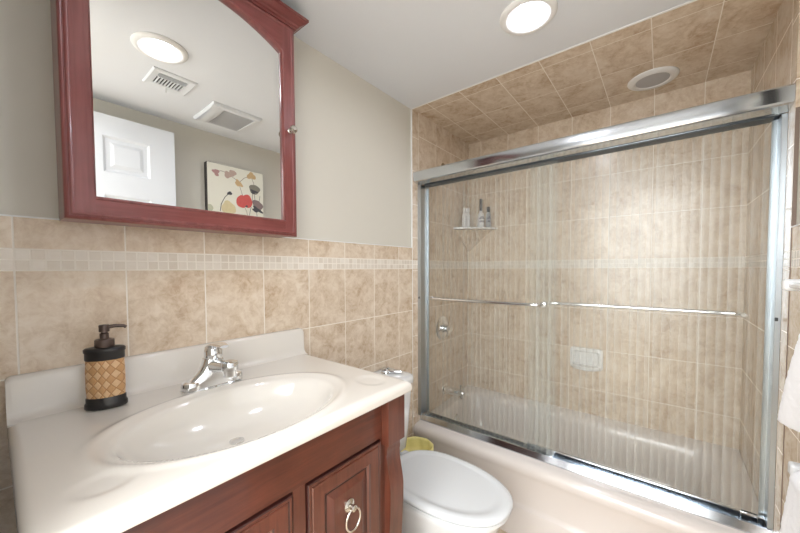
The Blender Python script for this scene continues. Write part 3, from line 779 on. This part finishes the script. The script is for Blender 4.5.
mb.tube([(1.268, 1.085, Z(-.5265)), (1.284, 1.055, Z(-.5265)), (1.30, 1.03, Z(-.5275))], [.009, .010, .009], n=12)
mb.build('flush_handle', to)

# ================================================================== WASTE BIN
wx, wy, wz = 1.448, 1.05, Z(-.985)
wb = thing('waste_bin', (wx, wy, 0), 'small round waste bin lined with a yellow bag beside toilet', 'waste bin')
MB().mat('bin').lathe([(.075, 0), (.078, .004), (.094, wz), (.098, wz), (.098, wz-.006), (.095, wz-.01), (.092, wz-.01), (.074, .012)], (wx, wy, 0)).build('bin_body', wb)
mb = MB().mat('bag'); rs = []
for k, (r, z) in enumerate(((.101, wz-.05), (.102, wz-.02), (.101, wz+.003), (.094, wz+.006), (.088, wz-.004), (.084, wz-.04), (.070, wz-.075), (.045, wz-.07), (.02, wz-.055))):
    ring = []
    for i in range(48):
        a = 2*PI*i/48; wv = (.0035 if k > 3 else .0018)*math.sin(a*9+k)+.004*(k > 5)*math.sin(a*5+k*2)
        ring.append((wx+(r+wv)*math.cos(a), wy+(r+wv)*math.sin(a), z+(.004*math.sin(a*7+k*1.3) if k in (0, 5, 6, 7, 8) else 0)+(.006*math.sin(a*3) if k > 5 else 0)))
    rs.append(ring)
mb.rings(rs, cap1=True).build('bag_liner', wb, sharp=180)

# ================================================================== CEILING FITTINGS
def downlight(x, y, label):
    t = thing('downlight', (x, y, HCL), label, 'ceiling light', 'lit downlights in the white ceiling')
    MB().mat('trim').lathe([(.101, 0), (.101, -.003), (.094, -.010), (.082, -.012), (.074, -.009), (.060, -.0035)], (x, y, HCL), cap0=False, cap1=False, n=56).build('trim_ring', t)
    MB().mat('lamp').lathe([(.0605, -.0036), (.0605, -.0028)], (x, y, HCL), n=56).build('lamp_lens', t)
downlight(1.294, .411, 'lit round downlight in white ceiling near the shower tiles')
downlight(.485, .438, 'lit round downlight reflected in the mirror beside square vent')
t = thing('shower_light', (2.118, .057, HCL), 'unlit round light with grey lens in tiled shower ceiling', 'ceiling light')
MB().mat('trim').lathe([(.104, 0), (.104, -.004), (.098, -.009), (.075, -.012), (.069, -.008)], (2.118, .057, HCL), cap0=False, cap1=False, n=56).build('trim_ring', t)
MB().mat('lens_off').lathe([(.07, -.0075), (.045, -.010), (.01, -.011)], (2.118, .057, HCL), n=56, cap0=False).build('lens', t)
# supply register
t = thing('air_register', (.597, .178, HCL), 'white louvred air register in ceiling, reflected in mirror', 'air vent')
rx0, rx1, ry0, ry1 = .503, .690, .088, .270
mb = MB().mat('fitting')
def rg(d, z): return [(rx0+d, ry0+d*1.0, z), (rx1-d, ry0+d*1.0, z), (rx1-d, ry1-d*1.0, z), (rx0+d, ry1-d*1.0, z)]
mb.rings([rg(0, HCL), rg(.0, HCL-.004), rg(.006, HCL-.009), rg(.032, HCL-.006), rg(.034, HCL-.002)], smooth=False).build('register_frame', t)
MB().mat('slot').box(rx0+.033, rx1-.033, ry0+.033, ry1-.033, HCL-.002, HCL-.001).build('duct_opening', t)
mb = MB().mat('fitting')
for k in range(9):
    x = rx0+.040+k*.0135
    mb.box(x, x+.0035, ry0+.033, ry1-.066, HCL-.010, HCL-.002)
mb.box(rx0+.033, rx1-.033, ry1-.068, ry1-.062, HCL-.010, HCL-.002)
for k in range(2): mb.box(rx0+.033, rx1-.033, ry1-.056+.012*k, ry1-.053+.012*k, HCL-.009, HCL-.002)
mb.build('louvres', t)
MB().mat('fitting').box(.596, .600, ry0+.012, ry0+.02, HCL-.03, HCL-.006).build('damper_lever', t)
# exhaust fan
t = thing('exhaust_fan', (.955, .0, HCL), 'white exhaust fan with grey grille in ceiling, reflected in mirror', 'exhaust fan')
gx0, gx1, gy0, gy1 = .815, 1.10, -.152, .148
mb = MB().mat('fitting')
def gg(d, z, q=0): return [(gx0+d+q, gy0+d, z), (gx1-d, gy0+d, z), (gx1-d, gy1-d, z), (gx0+d+q, gy1-d, z)]
mb.rings([gg(0, HCL), gg(.0, HCL-.006), gg(.008, HCL-.018), gg(.03, HCL-.02), gg(.032, HCL-.014)], smooth=False).build('fan_frame', t)
MB().mat('grille').box(gx0+.032, gx1-.032, gy0+.032, gy1-.032, HCL-.015, HCL-.012).build('grille_plate', t)
mb = MB().mat('grille')
for k in range(26):
    y = gy0+.038+k*.0088
    mb.box(gx0+.034, gx1-.034, y, y+.0035, HCL-.0185, HCL-.015)
mb.build('grille_slats', t)
mb = MB().mat('fitting'); rs = []
for k in range(10):
    a = PI/2*k/9; rs.append([(gx0+.0+.075*math.cos(a)*1.0, gy0+.01+(gy1-gy0-.02)*j/6, HCL-.016-.028*math.sin(a)*max(0, math.sin(PI*j/6))**.5) for j in range(7)])
mb.rings(rs, close=False).build('lamp_cover', t)

# ================================================================== CANVAS PICTURE
px0, px1, pz0, pz1, pyb, pyf = .937, 1.338, .402, .735, Yo-.0078, -.282
M['canvas'] = simple('canvas', (238, 234, 218), .7, var=.02)
M['cedge'] = simple('canvas_edge', (62, 58, 56), .6)
for nm, c in dict(p_pink=(196, 152, 146), p_blush=(204, 178, 164), p_tan=(222, 188, 140), p_grey=(146, 142, 128), p_red=(226, 104, 98), p_dark=(84, 84, 88), p_mauve=(150, 130, 128), p_cream=(232, 216, 172), p_stem=(150, 130, 108), p_sage=(206, 206, 180)).items(): M[nm] = simple('paint_'+nm, c, .7, var=.12, vscale=45)
pc = thing('canvas_picture', ((px0+px1)/2, pyb, Z(pz0)), 'square canvas of poppies on the opposite wall, reflected in mirror', 'picture')
MB().mat('cedge').box(px0, px1, pyb, pyf, Z(pz0), Z(pz1)).mat('canvas').box(px0+.001, px1-.001, pyf-.002, pyf+.0006, Z(pz0)+.001, Z(pz1)-.001).build('canvas', pc)
mb = MB()
lay = [0.0009]
def blob(m, x, z, rx_, rz_, rot=0, wob=.12, n=22, seed=0):
    lay[0] += .00004; rnd = random.Random(seed+int(x*1000)); ph = rnd.random()*6
    mb.mat(m); pts = []
    for k in range(n):
        a = 2*PI*k/n; q = 1+wob*math.sin(3*a+ph)+wob*.5*math.sin(5*a+ph*2)
        u_, v_ = rx_*q*math.cos(a), rz_*q*math.sin(a)
        pts.append((min(max(x+u_*math.cos(rot)-v_*math.sin(rot), px0+.002), px1-.002), pyf+lay[0], Z(min(max(z+u_*math.sin(rot)+v_*math.cos(rot), pz0+.002), pz1-.002))))
    mb.face(pts)
def stem(m, pts, w_=.0016):
    lay[0] += .00004; mb.mat(m)
    L = []; Rr_ = []
    for i, (x, z) in enumerate(pts):
        a = Vector(pts[max(0, i-1)]); b = Vector(pts[min(len(pts)-1, i+1)]); t_ = (b-a).normalized(); n_ = Vector((-t_.y, t_.x))*w_
        L.append((x+n_.x, pyf+lay[0], Z(z+n_.y))); Rr_.append((x-n_.x, pyf+lay[0], Z(z-n_.y)))
    mb.rings([L, Rr_], close=False, smooth=False)
blob('p_cream', 1.075, .44, .05, .045); blob('p_sage', .952, .42, .018, .03)
stem('p_stem', [(1.0, .681), (1.03, .69), (1.07, .684)]); stem('p_stem', [(1.10, .665), (1.13, .65), (1.152, .625)]); stem('p_stem', [(1.152, .625), (1.165, .58), (1.178, .54)])
stem('p_stem', [(1.16, .64), (1.19, .672), (1.225, .69)]); stem('p_stem', [(1.245, .69), (1.262, .65), (1.266, .61)]); stem('p_dark', [(1.266, .58), (1.27, .52), (1.28, .44), (1.285, .405)]); stem('p_dark', [(1.252, .58), (1.25, .52)]); stem('p_dark', [(1.31, .56), (1.30, .50)])
stem('p_stem', [(1.19, .46), (1.205, .43), (1.21, .404)]); stem('p_dark', [(1.24, .47), (1.23, .43), (1.225, .404)])
blob('p_pink', .995, .672, .020, .024, .6, .25); blob('p_blush', 1.075, .672, .026, .024, .4); blob('p_blush', 1.108, .69, .025, .022, .2)
blob('p_tan', 1.150, .625, .030, .020, -.6, .18); blob('p_tan', 1.245, .698, .034, .024, .1, .2)
blob('p_grey', 1.268, .603, .042, .036, 0, .08); blob('p_dark', 1.262, .585, .026, .014, 0, .3); blob('p_mauve', 1.29, .487, .045, .035, -.7, .1); blob('p_dark', 1.285, .452, .04, .018, -.3, .3)
blob('p_red', 1.168, .497, .038, .046, 0, .05); blob('p_red', 1.205, .505, .045, .048, 0, .06); blob('p_dark', 1.205, .468, .009, .008)
stem('p_dark', [(1.017, .408), (1.025, .46), (1.05, .51), (1.075, .538)], .0022); blob('p_dark', 1.084, .543, .018, .012, .2)
mb.build('painted_poppies', pc, weld=False)

# ================================================================== TOWELS on the right wall
tb = thing('towel_bar', (1.0, Yo, Z(-.045)), 'white wall-mounted towel bar at right frame edge', 'towel bar')
for x in (1.255, .66):
    MB().mat('china').box(x-.022, x+.022, Yo+.0005, Yo+.012, Z(-.08), Z(-.01), .004, 3).box(x-.014, x+.014, Yo+.01, Yo+.082, Z(-.06), Z(-.03), .008, 3).build('bracket', tb)
MB().mat('china').tube([(.66, Yo+.066, Z(-.045)), (1.255, Yo+.066, Z(-.045))], .008).build('bar', tb)
def towel(name, xt0, xt1, xb0, xb1, yb_, zt, zb, label, th=.012, group=None):
    by, br = yb_, .018+th*.2
    prof_ = []   # loop over the bar: back bottom -> over -> front bottom
    n = 16
    def pathpt(t):
        L1 = (zt-zb)*.85; L2 = PI*br; L3 = zt-zb; T = L1+L2+L3; s_ = t*T
        if s_ < L1: return (by-br*.6, zt-L1+s_)
        if s_ < L1+L2: a = (s_-L1)/br; return (by-br*math.cos(a), zt+br*math.sin(a)*.9)
        return (by+br*.9+.006*math.sin((s_-L1-L2)*9), zt-(s_-L1-L2))
    def fn(i, j):
        y, z = pathpt(i); k = max(0., min(1., (zt-z)/(zt-zb)))
        a0 = xt0+(xb0-xt0)*k**1.1; a1 = xt1+(xb1-xt1)*k**1.1
        x = a0+(a1-a0)*j
        y += .010*k*math.sin(j*14)*(1 if i > .5 else .3)
        z += -.012*k*math.cos(j*PI*2)*(i > .5)
        return (x, y, Z(z))
    mb = MB().mat('towel').grid(fn, 90, 40)
    o = mb.build(name, None, sharp=180); tag(o, label, 'towel', group)
    md_ = o.modifiers.new('thick', 'SOLIDIFY'); md_.thickness = th; md_.offset = 0
    bt = bpy.data.textures.new('terry', 'CLOUDS'); bt.noise_scale = .012
    ss = o.modifiers.new('sub', 'SUBSURF'); ss.levels = 1; ss.render_levels = 1
    dm = o.modifiers.new('disp', 'DISPLACE'); dm.texture = bt; dm.strength = .003; dm.mid_level = .5
    return o
towel('hanging_towel', .72, 1.0, .70, 1.158, Yo+.066, -.045, -.35, 'white towel flaring down from the bar at right frame edge')
tb = thing('lower_towel_bar', (.8, Yo, Z(-.44)), 'lower white towel bar under the hanging towel', 'towel bar')
for x in (1.13, .56): MB().mat('china').box(x-.014, x+.014, Yo+.0005, Yo+.085, Z(-.475), Z(-.445), .006, 3).build('bracket', tb)
MB().mat('china').tube([(.56, Yo+.07, Z(-.46)), (1.13, Yo+.07, Z(-.46))], .008).build('bar', tb)
towel('hanging_towel',   .60, 1.07, .60, 1.10, Yo+.07, -.455, -.75, 'white towel folded over lower bar at bottom right corner', th=.016)
